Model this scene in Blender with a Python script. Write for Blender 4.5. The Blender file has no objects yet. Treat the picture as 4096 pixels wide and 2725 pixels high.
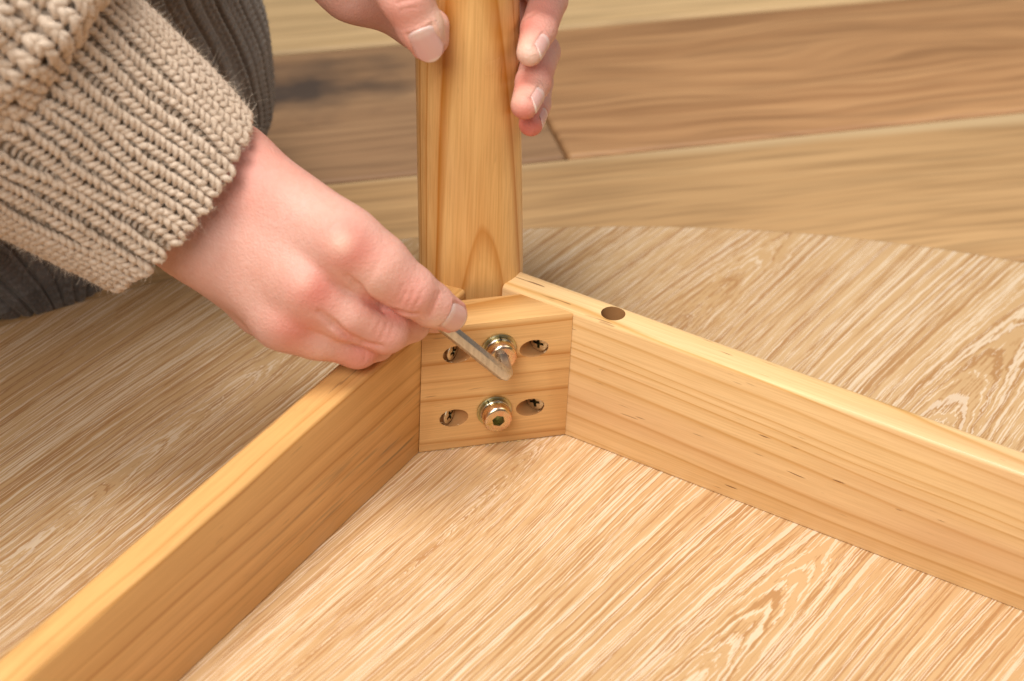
import bpy, bmesh, math, random
import numpy as np
from mathutils import Vector, Matrix

random.seed(4)
RNG = np.random.default_rng(11)
scene = bpy.context.scene
col = scene.collection
H = 0.05535            # height of the apron boards
FLOOR_Z = -0.018

# ------------------------------------------------------------------ camera
cam_data = bpy.data.cameras.new("camera")
cam = bpy.data.objects.new("camera", cam_data)
col.objects.link(cam)
cam.matrix_world = Matrix((
    (0.9674, 0.1105, -0.2277, -0.2024),
    (-0.2497, 0.5636, -0.7874, -0.7187),
    (0.0413, 0.8186, 0.5728, 0.5687),
    (0, 0, 0, 1)))
cam_data.lens = 89.8
cam_data.sensor_width = 36.0
cam_data.clip_start = 0.02
cam_data.clip_end = 50
cam_data.dof.use_dof = True
cam_data.dof.focus_distance = 0.912
cam_data.dof.aperture_fstop = 11.0
cam_data.dof.aperture_blades = 0
scene.camera = cam

# ------------------------------------------------------------------ light
world = bpy.data.worlds.new("World")
scene.world = world
world.use_nodes = True
world.node_tree.nodes["Background"].inputs[0].default_value = (1.0, 0.96, 0.92, 1)
world.node_tree.nodes["Background"].inputs[1].default_value = 0.14


def area(name, loc, target, size, power, color):
    d = bpy.data.lights.new(name, 'AREA')
    d.shape = 'DISK'
    d.size = size
    d.energy = power
    d.color = color
    o = bpy.data.objects.new(name, d)
    col.objects.link(o)
    o.location = loc
    o.rotation_euler = (Vector(target) - Vector(loc)).to_track_quat('-Z', 'Y').to_euler()
    return o


area("overhead_softbox", (-0.36, -0.12, 1.75), (0.0, 0.05, 0.0), 0.6, 24, (1.0, 0.975, 0.95))
area("front_softbox", (-0.85, -1.25, 1.55), (0.0, 0.05, 0.05), 1.0, 31, (1.0, 0.975, 0.95))
area("side_softbox", (1.3, -0.3, 1.9), (0.05, 0.1, 0.0), 1.4, 13, (1.0, 0.975, 0.95))

scene.view_settings.view_transform = 'Standard'
scene.view_settings.look = 'None'
scene.view_settings.exposure = 0.0
scene.view_settings.gamma = 1.0
scene.view_settings.use_curve_mapping = False
scene.cycles.use_denoising = True
scene.cycles.denoiser = 'OPENIMAGEDENOISE'
scene.cycles.denoising_input_passes = 'RGB_ALBEDO_NORMAL'
scene.cycles.denoising_prefilter = 'NONE'
scene.cycles.max_bounces = 8


# ------------------------------------------------------------------ node helper
class NT:
    def __init__(self, name):
        self.mat = bpy.data.materials.new(name)
        self.mat.use_nodes = True
        self.t = self.mat.node_tree
        self.bsdf = self.t.nodes["Principled BSDF"]

    def node(self, typ, ins=None, **props):
        n = self.t.nodes.new(typ)
        for k, v in props.items():
            setattr(n, k, v)
        for k, v in (ins or {}).items():
            self.set(n.inputs[k], v)
        return n

    def set(self, sock, v):
        if isinstance(v, bpy.types.NodeSocket):
            self.t.links.new(v, sock)
        elif v is not None:
            if sock.type == 'RGBA' and len(v) == 3:
                v = (*v, 1)
            sock.default_value = v

    def m(self, op, a, b=None, c=None, clamp=False):
        n = self.node('ShaderNodeMath', operation=op)
        n.use_clamp = clamp
        self.set(n.inputs[0], a)
        if b is not None:
            self.set(n.inputs[1], b)
        if c is not None:
            self.set(n.inputs[2], c)
        return n.outputs[0]

    def noise(self, vec, scale, detail=2, rough=0.5, dist=0.0):
        n = self.node('ShaderNodeTexNoise', {'Vector': vec, 'Scale': scale, 'Detail': detail, 'Roughness': rough, 'Distortion': dist})
        return n.outputs[0]

    def scl(self, vec, s, loc=(0, 0, 0), rot=(0, 0, 0)):
        n = self.node('ShaderNodeMapping', {'Vector': vec, 'Scale': s, 'Location': loc, 'Rotation': rot})
        return n.outputs[0]

    def ramp(self, fac, stops, interp='LINEAR'):
        n = self.node('ShaderNodeValToRGB', {'Fac': fac})
        r = n.color_ramp
        r.interpolation = interp
        while len(r.elements) < len(stops):
            r.elements.new(0.5)
        for e, (p, c) in zip(r.elements, stops):
            e.position = p
            e.color = (c, c, c, 1) if isinstance(c, (int, float)) else (*c, 1)
        return n.outputs[0]

    def mix(self, fac, a, b, blend='MIX'):
        n = self.node('ShaderNodeMix', data_type='RGBA', blend_type=blend)
        self.set(n.inputs[0], fac)
        self.set(n.inputs[6], a)
        self.set(n.inputs[7], b)
        return n.outputs[2]

    def coords(self, which='Object'):
        return self.node('ShaderNodeTexCoord').outputs[which]

    def sep(self, vec):
        n = self.node('ShaderNodeSeparateXYZ', {0: vec})
        return n.outputs

    def comb(self, x, y, z):
        n = self.node('ShaderNodeCombineXYZ')
        for i, v in enumerate((x, y, z)):
            self.set(n.inputs[i], v)
        return n.outputs[0]

    def bump(self, height, strength, dist=0.001, normal=None):
        n = self.node('ShaderNodeBump', {'Height': height, 'Strength': strength, 'Distance': dist})
        if normal is not None:
            self.set(n.inputs['Normal'], normal)
        return n.outputs[0]

    def out(self, **kw):
        for k, v in kw.items():
            self.set(self.bsdf.inputs[k.replace('_', ' ')], v)
        return self.mat


# ------------------------------------------------------------------ materials
def pine(name, order='XYZ', pith=(0.0, -0.05), tilt=(0.0, 0.0), spacing=0.008, early=(0.70, 0.42, 0.18),
         late=(0.50, 0.235, 0.07), contrast=0.8, canals=1.0, warp=0.004, seed=0.0, rough=0.36, sharp=0.9, pink=0.0, stain=False):
    """sawn pine as a solid texture: growth rings round a tilted pith, resin canals along the grain"""
    t = NT(name)
    o = t.sep(t.coords('Object'))
    d = {'X': o[0], 'Y': o[1], 'Z': o[2]}
    x, y, z = (d[c] for c in order)
    p = t.comb(t.m('ADD', x, seed), y, z)
    w1 = t.m('SUBTRACT', t.noise(t.scl(p, (4, 22, 22)), 1.0, 2, 0.5), 0.5)
    w2 = t.m('SUBTRACT', t.noise(t.scl(p, (14, 60, 60)), 1.0, 2, 0.5), 0.5)
    yy = t.m('ADD', t.m('SUBTRACT', y, pith[0]), t.m('MULTIPLY', x, tilt[0]))
    zz = t.m('ADD', t.m('SUBTRACT', z, pith[1]), t.m('MULTIPLY', x, tilt[1]))
    r = t.m('SQRT', t.m('ADD', t.m('MULTIPLY', yy, yy), t.m('MULTIPLY', zz, zz)))
    r = t.m('ADD', r, t.m('ADD', t.m('MULTIPLY', w1, warp), t.m('MULTIPLY', w2, warp * 0.22)))
    ring = t.m('DIVIDE', r, spacing)
    ring = t.m('ADD', ring, t.m('MULTIPLY', t.m('SUBTRACT', t.noise(t.comb(ring, seed, 0.3), 0.48, 1, 0.5), 0.5), 2.6))
    fr = t.m('FRACT', ring)
    lt = t.ramp(fr, [(0.0, 0.22), (0.05, 0.02), (0.50, 0.09), (0.80, 0.34), (sharp, 1.0), (1.0, 0.22)])
    amp = t.m('MULTIPLY_ADD', t.noise(t.comb(t.m('FLOOR', ring), seed, 4.7), 0.91, 0, 0.5), 1.1, 0.35, clamp=True)
    fib = t.noise(t.scl(p, (35, 1500, 1500)), 1.0, 3, 0.6)
    fib2 = t.noise(t.scl(p, (9, 260, 260)), 1.0, 2, 0.5)
    fac = t.m('MULTIPLY', t.m('MULTIPLY', lt, amp), contrast, clamp=True)
    c = t.mix(fac, early, late)
    c = t.mix(t.m('MULTIPLY', t.ramp(fib2, [(0.3, 0.0), (0.75, 1.0)]), 0.30), c, late)
    c = t.mix(t.m('MULTIPLY', t.ramp(fib, [(0.35, 1.0), (0.6, 0.0)]), 0.24), c, tuple(v * 0.72 for v in late))
    if pink:
        c = t.mix(t.m('MULTIPLY', t.ramp(t.noise(t.scl(p, (7, 30, 30)), 1.0, 2), [(0.45, 0.0), (0.7, 1.0)]), pink), c, (0.66, 0.36, 0.20))
    can = t.ramp(t.noise(t.scl(p, (75, 820, 820)), 1.0, 1, 0.4), [(0.70, 0.0), (0.745, 1.0)])
    canm = t.ramp(t.noise(t.scl(p, (16, 110, 110), loc=(3, 1, 2)), 1.0, 1), [(0.46, 0.0), (0.60, 1.0)])
    cm = t.m('MULTIPLY', t.m('MULTIPLY', can, canm), 0.62 * canals, clamp=True)
    c = t.mix(cm, c, (0.20, 0.075, 0.022))
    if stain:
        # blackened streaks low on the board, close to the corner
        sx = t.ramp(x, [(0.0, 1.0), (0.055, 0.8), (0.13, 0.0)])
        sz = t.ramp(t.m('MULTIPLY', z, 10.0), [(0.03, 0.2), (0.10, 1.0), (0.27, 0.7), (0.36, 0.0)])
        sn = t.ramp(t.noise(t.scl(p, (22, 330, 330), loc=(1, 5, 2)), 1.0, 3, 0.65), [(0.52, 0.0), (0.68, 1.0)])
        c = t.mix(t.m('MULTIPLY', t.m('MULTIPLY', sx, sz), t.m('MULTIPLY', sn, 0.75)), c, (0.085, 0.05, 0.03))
    nb = t.bump(t.m('MULTIPLY_ADD', fib, 0.6, t.m('MULTIPLY', fac, -0.3)), 0.10, 0.0004)
    rg = t.m('MULTIPLY_ADD', t.noise(t.scl(p, (30, 30, 30)), 1.0, 3), 0.14, rough - 0.05)
    return t.out(Base_Color=c, Roughness=rg, Normal=nb, Coat_Weight=0.12, Coat_Roughness=0.3, Specular_IOR_Level=0.4)


def limed_oak(name):
    """printed limed-oak laminate: pale pore streaks that follow cathedral contours"""
    t = NT(name)
    co = t.scl(t.coords('Object'), (1, 1, 1), rot=(0, 0, math.radians(-41)))
    s = t.sep(co)
    u, v = s[0], s[1]
    # leaves of veneer, each cut flat across tilted growth rings: nested arches at the middle, straight lines at the sides
    wob = t.m('SUBTRACT', t.noise(t.comb(t.m('MULTIPLY', u, 4.0), t.m('MULTIPLY', v, 5.0), 0.0), 1.0, 1, 0.4), 0.5)
    rag = t.m('SUBTRACT', t.noise(t.comb(t.m('MULTIPLY', u, 90.0), t.m('MULTIPLY', v, 330.0), 7.0), 1.0, 2, 0.5), 0.5)
    v1 = t.m('ADD', v, t.m('MULTIPLY', wob, 0.022))
    cell = t.m('FLOOR', t.m('DIVIDE', t.m('SUBTRACT', v1, 0.184), 0.11))
    vc = t.m('SUBTRACT', v1, t.m('MULTIPLY_ADD', cell, 0.11, 0.239))
    u0 = t.m('MULTIPLY_ADD', t.m('SINE', t.m('MULTIPLY_ADD', cell, 2.3, 0.9)), 0.16, -0.02)
    D = t.m('MULTIPLY', t.m('SUBTRACT', u, u0), 0.045)
    dn = t.m('SUBTRACT', t.noise(t.comb(t.m('MULTIPLY', u, 14.0), t.m('MULTIPLY', v, 22.0), 3.0), 1.0, 2, 0.5), 0.5)
    D = t.m('ADD', D, t.m('MULTIPLY', dn, 0.0035))
    r = t.m('SQRT', t.m('ADD', t.m('MULTIPLY', vc, vc), t.m('MULTIPLY', D, D)))
    r = t.m('ADD', r, t.m('MULTIPLY', rag, 0.0011))
    rs = t.m('MULTIPLY', cell, 17.3)
    rw = t.m('MULTIPLY', t.m('POWER', r, 0.55), 0.45)
    near = t.ramp(r, [(0.0, 1.0), (0.024, 0.0)])
    ringa = t.noise(t.comb(t.m('MULTIPLY', rw, 1550.0), rs, t.m('MULTIPLY', u, 6.0)), 1.0, 2, 0.6)
    ringb = t.noise(t.comb(t.m('MULTIPLY', rw, 1050.0), rs, t.m('MULTIPLY_ADD', u, 4.0, 5.0)), 1.0, 3, 0.6)
    pore = t.noise(t.comb(t.m('MULTIPLY', u, 40.0), t.m('MULTIPLY', v, 1500.0), 1.0), 1.0, 2, 0.5)
    pore2 = t.noise(t.comb(t.m('MULTIPLY', u, 30.0), t.m('MULTIPLY', v, 1100.0), 8.0), 1.0, 1, 0.5)
    tone = t.noise(t.comb(t.m('MULTIPLY', u, 4.0), t.m('MULTIPLY', r, 70.0), rs), 1.0, 2, 0.5)
    tan = t.mix(t.ramp(tone, [(0.3, 0.0), (0.72, 1.0)]), (0.57, 0.35, 0.162), (0.63, 0.41, 0.207))
    bv = t.m('ADD', t.m('MULTIPLY', ringb, t.m('MULTIPLY_ADD', near, -0.15, 0.70)), t.m('MULTIPLY', pore2, t.m('MULTIPLY_ADD', near, 0.15, 0.30)))
    brown = t.ramp(bv, [(0.505, 0.0), (0.56, 1.0)])
    c = t.mix(t.m('MULTIPLY', brown, 0.74), tan, (0.40, 0.19, 0.066))
    wv = t.m('ADD', t.m('MULTIPLY', ringa, t.m('MULTIPLY_ADD', near, -0.22, 0.70)), t.m('MULTIPLY', pore, t.m('MULTIPLY_ADD', near, 0.22, 0.30)))
    w = t.ramp(t.m('ADD', wv, t.m('MULTIPLY', near, -0.002)), [(0.528, 0.0), (0.556, 1.0)])
    c = t.mix(t.m('MULTIPLY', w, t.m('MULTIPLY_ADD', near, -0.10, 0.60)), c, (0.86, 0.715, 0.53))
    nb = t.bump(w, 0.06, 0.0003)
    return t.out(Base_Color=c, Roughness=0.42, Normal=nb, Specular_IOR_Level=0.4)


def oak_floor(name, c1, c2, seed, dark=None, pale_edge=False, wave=0.018):
    """oiled oak floor board, long figure along x"""
    t = NT(name)
    o = t.coords('Object')
    p = t.scl(o, (1, 1, 1), loc=(seed, seed * 0.37, 0))
    s = t.sep(p)
    d = t.m('SUBTRACT', t.noise(t.scl(p, (5, 13, 1)), 1.0, 2, 0.5), 0.5)
    vv = t.m('ADD', s[1], t.m('MULTIPLY', d, wave))
    fig = t.noise(t.comb(t.m('MULTIPLY', s[0], 3.5), t.m('MULTIPLY', vv, 120.0), seed), 1.0, 4, 0.65)
    fine = t.noise(t.comb(t.m('MULTIPLY', s[0], 14.0), t.m('MULTIPLY', vv, 330.0), seed), 1.0, 2, 0.5)
    c = t.mix(t.ramp(fig, [(0.28, 0.0), (0.72, 1.0)]), c1, c2)
    c = t.mix(t.m('MULTIPLY', t.ramp(fine, [(0.45, 0.0), (0.65, 1.0)]), 0.42), c, tuple(v * 0.55 for v in c1))
    if pale_edge:
        # pale band along the far edge of this board
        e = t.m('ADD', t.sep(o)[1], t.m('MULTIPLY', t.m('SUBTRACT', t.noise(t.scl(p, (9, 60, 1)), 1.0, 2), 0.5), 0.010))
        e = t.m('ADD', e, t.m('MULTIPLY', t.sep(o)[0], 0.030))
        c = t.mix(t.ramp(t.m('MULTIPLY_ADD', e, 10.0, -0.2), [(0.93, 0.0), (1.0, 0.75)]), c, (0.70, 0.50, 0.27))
    if dark:
        # a weathered black knot with its halo, on this board only
        k = t.sep(o)
        kx = t.m('MULTIPLY', t.m('SUBTRACT', k[0], dark[0]), 15.0)
        ky = t.m('MULTIPLY', t.m('SUBTRACT', k[1], dark[1]), 33.0)
        rr = t.m('SQRT', t.m('ADD', t.m('MULTIPLY', kx, kx), t.m('MULTIPLY', ky, ky)))
        rr = t.m('ADD', rr, t.m('MULTIPLY', t.m('SUBTRACT', t.noise(t.scl(p, (40, 70, 1)), 1.0, 3), 0.5), 1.6))
        c = t.mix(t.ramp(rr, [(0.1, 0.9), (0.45, 0.5), (1.0, 0.0)]), c, (0.06, 0.044, 0.036))
    return t.out(Base_Color=c, Roughness=0.5, Normal=t.bump(fine, 0.08, 0.0005))


def plain(name, color, rough=0.6, metallic=0.0, **kw):
    t = NT(name)
    n = t.noise(t.scl(t.coords('Object'), (300, 300, 300)), 1.0, 3)
    c = t.mix(t.m('MULTIPLY', t.ramp(n, [(0.3, 0.0), (0.7, 1.0)]), 0.3), color, tuple(v * 0.7 for v in color))
    return t.out(Base_Color=c, Roughness=rough, Metallic=metallic, **kw)


def zinc(name, c1, c2, c3, rough):
    """yellow-passivated zinc plating with its rainbow cast"""
    t = NT(name)
    o = t.coords('Object')
    n = t.noise(t.scl(o, (240, 240, 240)), 1.0, 3)
    n2 = t.noise(t.scl(o, (900, 900, 900)), 1.0, 3)
    c = t.ramp(n, [(0.32, c1), (0.5, c2), (0.68, c3)])
    return t.out(Base_Color=c, Metallic=1.0, Roughness=t.m('MULTIPLY_ADD', n2, 0.2, rough - 0.1), Normal=t.bump(n2, 0.08, 0.0002))


def steel(name):
    t = NT(name)
    o = t.coords('Object')
    n = t.noise(t.scl(o, (900, 900, 120)), 1.0, 3)
    pit = t.ramp(t.noise(t.scl(o, (1100, 1100, 700)), 1.0, 2), [(0.62, 0.0), (0.72, 1.0)])
    c = t.mix(t.ramp(n, [(0.35, 0.0), (0.7, 1.0)]), (0.66, 0.645, 0.615), (0.52, 0.50, 0.47))
    c = t.mix(t.m('MULTIPLY', pit, 0.45), c, (0.10, 0.085, 0.07))
    return t.out(Base_Color=c, Metallic=1.0, Roughness=t.m('MULTIPLY_ADD', n, 0.2, 0.25), Normal=t.bump(n, 0.15, 0.0003))


def skin(name):
    t = NT(name)
    o = t.coords('Object')
    at = t.node('ShaderNodeAttribute', attribute_name='flush')
    fl = at.outputs['Fac']
    pa = t.node('ShaderNodeAttribute', attribute_name='pale').outputs['Fac']
    n1 = t.noise(t.scl(o, (55, 55, 55)), 1.0, 3, 0.55)
    n2 = t.noise(t.scl(o, (420, 420, 420)), 1.0, 3, 0.6)
    c = t.mix(t.ramp(n1, [(0.3, 0.0), (0.7, 1.0)]), (0.67, 0.345, 0.26), (0.71, 0.41, 0.325))
    c = t.mix(t.m('MULTIPLY', t.ramp(n2, [(0.42, 0.0), (0.70, 1.0)]), 0.30), c, (0.66, 0.29, 0.21))
    c = t.mix(t.m('MULTIPLY', fl, 1.3, clamp=True), c, (0.64, 0.19, 0.14))
    c = t.mix(t.m('MULTIPLY', pa, 0.7, clamp=True), c, (0.80, 0.60, 0.44))
    vor = t.node('ShaderNodeTexVoronoi', {'Vector': t.scl(o, (1100, 1100, 1100)), 'Scale': 1.0}).outputs['Distance']
    fine = t.noise(t.scl(o, (2200, 2200, 2200)), 1.0, 2, 0.6)
    mid = t.noise(t.scl(o, (480, 480, 480)), 1.0, 3, 0.6, 0.6)
    hgt = t.m('ADD', t.m('MULTIPLY', mid, 2.2), t.m('MULTIPLY_ADD', vor, 0.8, t.m('MULTIPLY', fine, 0.6)))
    nb = t.bump(hgt, 0.34, 0.0004)
    return t.out(Base_Color=c, Roughness=0.54, Normal=nb, Subsurface_Weight=0.12, Subsurface_Radius=(1.0, 0.35, 0.2), Subsurface_Scale=0.0016,
                 Specular_IOR_Level=0.42)


def nail_mat(name):
    t = NT(name)
    uv = t.node('ShaderNodeAttribute', attribute_name='along').outputs['Fac']
    c = t.ramp(uv, [(0.0, (0.78, 0.53, 0.46)), (0.18, (0.76, 0.50, 0.44)), (0.30, (0.71, 0.395, 0.34)), (0.88, (0.74, 0.42, 0.36)), (0.95, (0.79, 0.58, 0.48)), (1.0, (0.79, 0.60, 0.50))])
    return t.out(Base_Color=c, Roughness=0.3, Subsurface_Weight=0.25, Subsurface_Radius=(1.0, 0.4, 0.3), Subsurface_Scale=0.002, Specular_IOR_Level=0.5)


def wool(name, c1, c2, c3):
    t = NT(name)
    o = t.coords('Object')
    n1 = t.noise(t.scl(o, (60, 60, 60)), 1.0, 2)
    n2 = t.noise(t.scl(o, (900, 900, 900)), 1.0, 3, 0.65)
    c = t.mix(t.ramp(n1, [(0.3, 0.0), (0.7, 1.0)]), c1, c2)
    c = t.mix(t.m('MULTIPLY', t.ramp(n2, [(0.4, 0.0), (0.7, 1.0)]), 0.5), c, c3)
    uvn = t.node('ShaderNodeAttribute', attribute_name='ply').outputs['Fac']
    ply = t.m('SINE', t.m('MULTIPLY', uvn, 6.2832))
    nb = t.bump(t.m('ADD', t.m('MULTIPLY', n2, 1.0), t.m('MULTIPLY', ply, 0.25)), 0.5, 0.0006)
    return t.out(Base_Color=c, Roughness=0.9, Normal=nb, Specular_IOR_Level=0.15, Sheen_Weight=0.35, Sheen_Roughness=0.5,
                 Sheen_Tint=(0.95, 0.85, 0.72, 1))


M_OAK = limed_oak("limed_oak_laminate")
M_RAIL_R = pine("pine_pale_board", pith=(-0.05, -0.085), tilt=(0.0, 0.03), spacing=0.0058, early=(0.90, 0.625, 0.315), late=(0.63, 0.335, 0.095),
                contrast=1.0, canals=1.6, warp=0.008, seed=0.3, pink=0.35, sharp=0.93)
M_RAIL_L = pine("pine_orange_board", pith=(0.09, 0.115), tilt=(0.0, -0.03), spacing=0.0066, early=(0.79, 0.455, 0.165), late=(0.50, 0.215, 0.045),
                contrast=1.0, canals=0.8, warp=0.010, seed=2.1, stain=True)
M_BLOCK = pine("pine_corner_block", pith=(0.05, -0.13), tilt=(0.0, 0.02), spacing=0.0098, early=(0.81, 0.49, 0.20), late=(0.50, 0.21, 0.045),
               contrast=1.0, canals=1.0, warp=0.006, seed=5.2, sharp=0.82)
M_LEG = pine("pine_leg_lacquered", order='ZXY', pith=(0.0, 0.0447), tilt=(0.006, 0.036), spacing=0.0043, early=(0.85, 0.52, 0.195), late=(0.52, 0.195, 0.025),
             contrast=1.0, canals=0.5, warp=0.0042, seed=8.4, rough=0.22, sharp=0.85)
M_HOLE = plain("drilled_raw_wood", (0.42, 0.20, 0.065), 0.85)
M_CHIP = plain("torn_wood_fibre", (0.74, 0.50, 0.27), 0.9)
M_BOLT = zinc("zinc_bolt_copper", (0.70, 0.40, 0.27), (0.72, 0.54, 0.36), (0.58, 0.44, 0.17), 0.27)
M_WASHER = zinc("zinc_washer_yellow", (0.46, 0.43, 0.20), (0.54, 0.48, 0.26), (0.42, 0.38, 0.28), 0.32)
M_SPRING = zinc("zinc_spring_washer", (0.50, 0.46, 0.38), (0.60, 0.54, 0.44), (0.54, 0.48, 0.34), 0.24)
M_SCREW = zinc("screw_bronze_zinc", (0.64, 0.55, 0.38), (0.72, 0.63, 0.46), (0.60, 0.48, 0.30), 0.38)
M_SOCKET = plain("socket_shadow_metal", (0.22, 0.18, 0.09), 0.4, 1.0)
M_KEY = steel("worn_tool_steel")
M_SKIN = skin("skin")
M_NAIL = nail_mat("fingernail")
M_WOOL = wool("beige_wool", (0.60, 0.465, 0.345), (0.67, 0.54, 0.42), (0.43, 0.31, 0.21))
M_WOOL_SHADE = wool("beige_wool_gap_shade", (0.44, 0.325, 0.22), (0.50, 0.37, 0.26), (0.33, 0.23, 0.15))  # same yarn darkened: shade of the rib gaps put into the colour
M_FUZZ = plain("wool_fibre", (0.66, 0.54, 0.41), 0.8)
M_TROUSER = wool("charcoal_brown_knit", (0.20, 0.178, 0.158), (0.25, 0.225, 0.20), (0.085, 0.072, 0.062))
M_GLUE = plain("dried_glue", (0.80, 0.56, 0.25), 0.25)


# ------------------------------------------------------------------ mesh helpers
def link(name, me, mat, parent=None, smooth=True, M=None):
    o = bpy.data.objects.new(name, me)
    col.objects.link(o)
    if mat is not None:
        me.materials.append(mat)
    if smooth and len(me.polygons):
        me.polygons.foreach_set('use_smooth', [True] * len(me.polygons))
    if parent is not None:
        o.parent = parent
    if M is not None:
        o.matrix_local = M
    return o


def from_arrays(name, V, F):
    me = bpy.data.meshes.new(name)
    V = np.asarray(V, np.float32)
    F = np.asarray(F, np.int32)
    me.vertices.add(len(V))
    me.vertices.foreach_set('co', V.ravel())
    k = F.shape[1]
    me.loops.add(F.size)
    me.loops.foreach_set('vertex_index', F.ravel())
    me.polygons.add(len(F))
    me.polygons.foreach_set('loop_start', np.arange(0, F.size, k, dtype=np.int32))
    me.polygons.foreach_set('loop_total', np.full(len(F), k, np.int32))
    me.update(calc_edges=True)
    me.validate()
    return me


def attr(me, name, vals):
    a = me.attributes.new(name, 'FLOAT', 'POINT')
    a.data.foreach_set('value', np.asarray(vals, np.float32))


def bm_box(x0, x1, y0, y1, z0, z1, bevel=0.0, seg=2):
    bm = bmesh.new()
    bmesh.ops.create_cube(bm, size=1.0)
    for v in bm.verts:
        v.co = Vector((x0 + (v.co.x + .5) * (x1 - x0), y0 + (v.co.y + .5) * (y1 - y0), z0 + (v.co.z + .5) * (z1 - z0)))
    if bevel:
        bmesh.ops.bevel(bm, geom=bm.edges[:], offset=bevel, segments=seg, profile=0.5, affect='EDGES', clamp_overlap=True)
    return bm


def to_mesh(bm, name):
    me = bpy.data.meshes.new(name)
    bm.normal_update()
    bm.to_mesh(me)
    bm.free()
    return me


def auto_smooth(me, ang=35):
    me.polygons.foreach_set('use_smooth', [True] * len(me.polygons))
    me.set_sharp_from_angle(angle=math.radians(ang))


def cut(obj, cutters):
    """drill the cutter meshes out of obj (exact boolean), then drop the cutters"""
    for c in cutters:
        md = obj.modifiers.new("drill", 'BOOLEAN')
        md.operation = 'DIFFERENCE'
        md.solver = 'EXACT'
        md.object = c
        md.material_mode = 'TRANSFER'
    dg = bpy.context.evaluated_depsgraph_get()
    dg.update()
    me = bpy.data.meshes.new_from_object(obj.evaluated_get(dg))
    obj.modifiers.clear()
    obj.data = me
    auto_smooth(me, 30)
    for c in cutters:
        bpy.data.objects.remove(c, do_unlink=True)


def cyl_mesh(name, r0, r1, depth, seg=40):
    bm = bmesh.new()
    bmesh.ops.create_cone(bm, cap_ends=True, segments=seg, radius1=r0, radius2=r1, depth=depth)
    return to_mesh(bm, name)


def lathe(name, prof, seg=64):
    """profile (radius, height) about +z, outside in order"""
    P = np.array(prof)
    a = np.linspace(0, 2 * np.pi, seg, endpoint=False)
    V = np.stack([np.outer(P[:, 0], np.cos(a)), np.outer(P[:, 0], np.sin(a)), np.outer(P[:, 1], np.ones(seg))], -1).reshape(-1, 3)
    F = []
    n = len(P)
    for i in range(n - 1):
        for j in range(seg):
            k = (j + 1) % seg
            F.append((i * seg + j, i * seg + k, (i + 1) * seg + k, (i + 1) * seg + j))
    return from_arrays(name, V, F)


def axis_matrix(loc, zdir, xhint=(1, 0, 0)):
    z = Vector(zdir).normalized()
    x = Vector(xhint)
    x = (x - z * x.dot(z)).normalized()
    y = z.cross(x)
    return Matrix(((x.x, y.x, z.x, loc[0]), (x.y, y.y, z.y, loc[1]), (x.z, y.z, z.z, loc[2]), (0, 0, 0, 1)))


def thing(name, label, cat, loc=(0, 0, 0)):
    o = bpy.data.objects.new(name, None)
    col.objects.link(o)
    o.location = loc
    o['label'] = label
    o['category'] = cat
    return o


# ------------------------------------------------------------------ floor: separate oak boards
floor_me = to_mesh(bm_box(-2.5, 2.5, -2.0, 2.5, FLOOR_Z - 0.05, FLOOR_Z - 0.012), "floor")
floor = link("floor", floor_me, plain("floor_subfloor", (0.06, 0.045, 0.035), 0.9), smooth=False)
floor['kind'] = 'structure'
ANG = math.radians(0.55)
PW = 0.1185
boards = []
y_first = 0.2205 - 5 * PW
ends = {5: [0.0935], 4: [0.62], 6: [-0.55, 0.9], 7: [0.3], 3: [-0.3], 2: [0.4], 8: [-0.1]}
tones = {
    (5, 0): ((0.28, 0.152, 0.074), (0.43, 0.25, 0.125)), (5, 1): ((0.32, 0.155, 0.062), (0.58, 0.32, 0.142)),
    (4, 0): ((0.50, 0.285, 0.12), (0.66, 0.40, 0.18)), (6, 1): ((0.55, 0.36, 0.17), (0.69, 0.47, 0.235)),
}
for i in range(0, 12):
    xs = [-2.3] + ends.get(i, [random.uniform(-.8, .8)]) + [2.3]
    for j in range(len(xs) - 1):
        a, b = xs[j] + 0.0006, xs[j + 1] - 0.0006
        me = to_mesh(bm_box(a, b, 0.0006, PW - 0.0006, -0.012, 0, 0.0024, 3), "plank")
        c1, c2 = tones.get((i, j), ((0.47, 0.28, 0.125), (0.61, 0.39, 0.185)))
        f = 1 + random.uniform(-.05, .05)
        mat = oak_floor("oak_board", tuple(v * f for v in c1), tuple(v * f for v in c2), i * 1.7 + j * 3.1, dark=(-0.014, 0.083) if (i, j) == (5, 0) else None, pale_edge=(i, j) == (4, 0), wave=0.05 if (i, j) == (5, 1) else 0.016)
        o = link("plank", me, mat, floor, M=Matrix.Translation((0, y_first + i * PW, FLOOR_Z)))
        auto_smooth(me, 40)
floor.rotation_euler.z = ANG

# ------------------------------------------------------------------ the upturned table
table = thing("table", "upturned round wooden table with pale streaked top, pine apron boards and one round leg", "table", (0, -0.335, 0))
TI = Matrix.Translation((0, 0.335, 0))          # parts are given in scene coordinates

# round top, edge softly rounded
TC = (0.004, -0.335)
TR = 0.480
prof = [(0.0001, 0.0), (0.2, 0.0), (0.4, 0.0), (TR - 0.004, 0.0)]
prof += [(TR - 0.004 + 0.004 * math.sin(a), -0.004 + 0.004 * math.cos(a)) for a in np.linspace(0.2, math.pi / 2, 6)]
prof += [(TR, -0.014), (TR - 0.002, -0.0165), (0.2, -0.0165), (0.0001, -0.0165)]
prof = [(r, z) for r, z in reversed(prof)]
me = lathe("tabletop", prof, 360)
top = link("tabletop", me, M_OAK, table, M=TI @ Matrix.Translation((TC[0], TC[1], 0)))
auto_smooth(me, 40)

# apron boards
RT = 0.0135
Rd = Vector((1, -1, 0)).normalized()
Ld = Vector((-1, -1, 0)).normalized()


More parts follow.
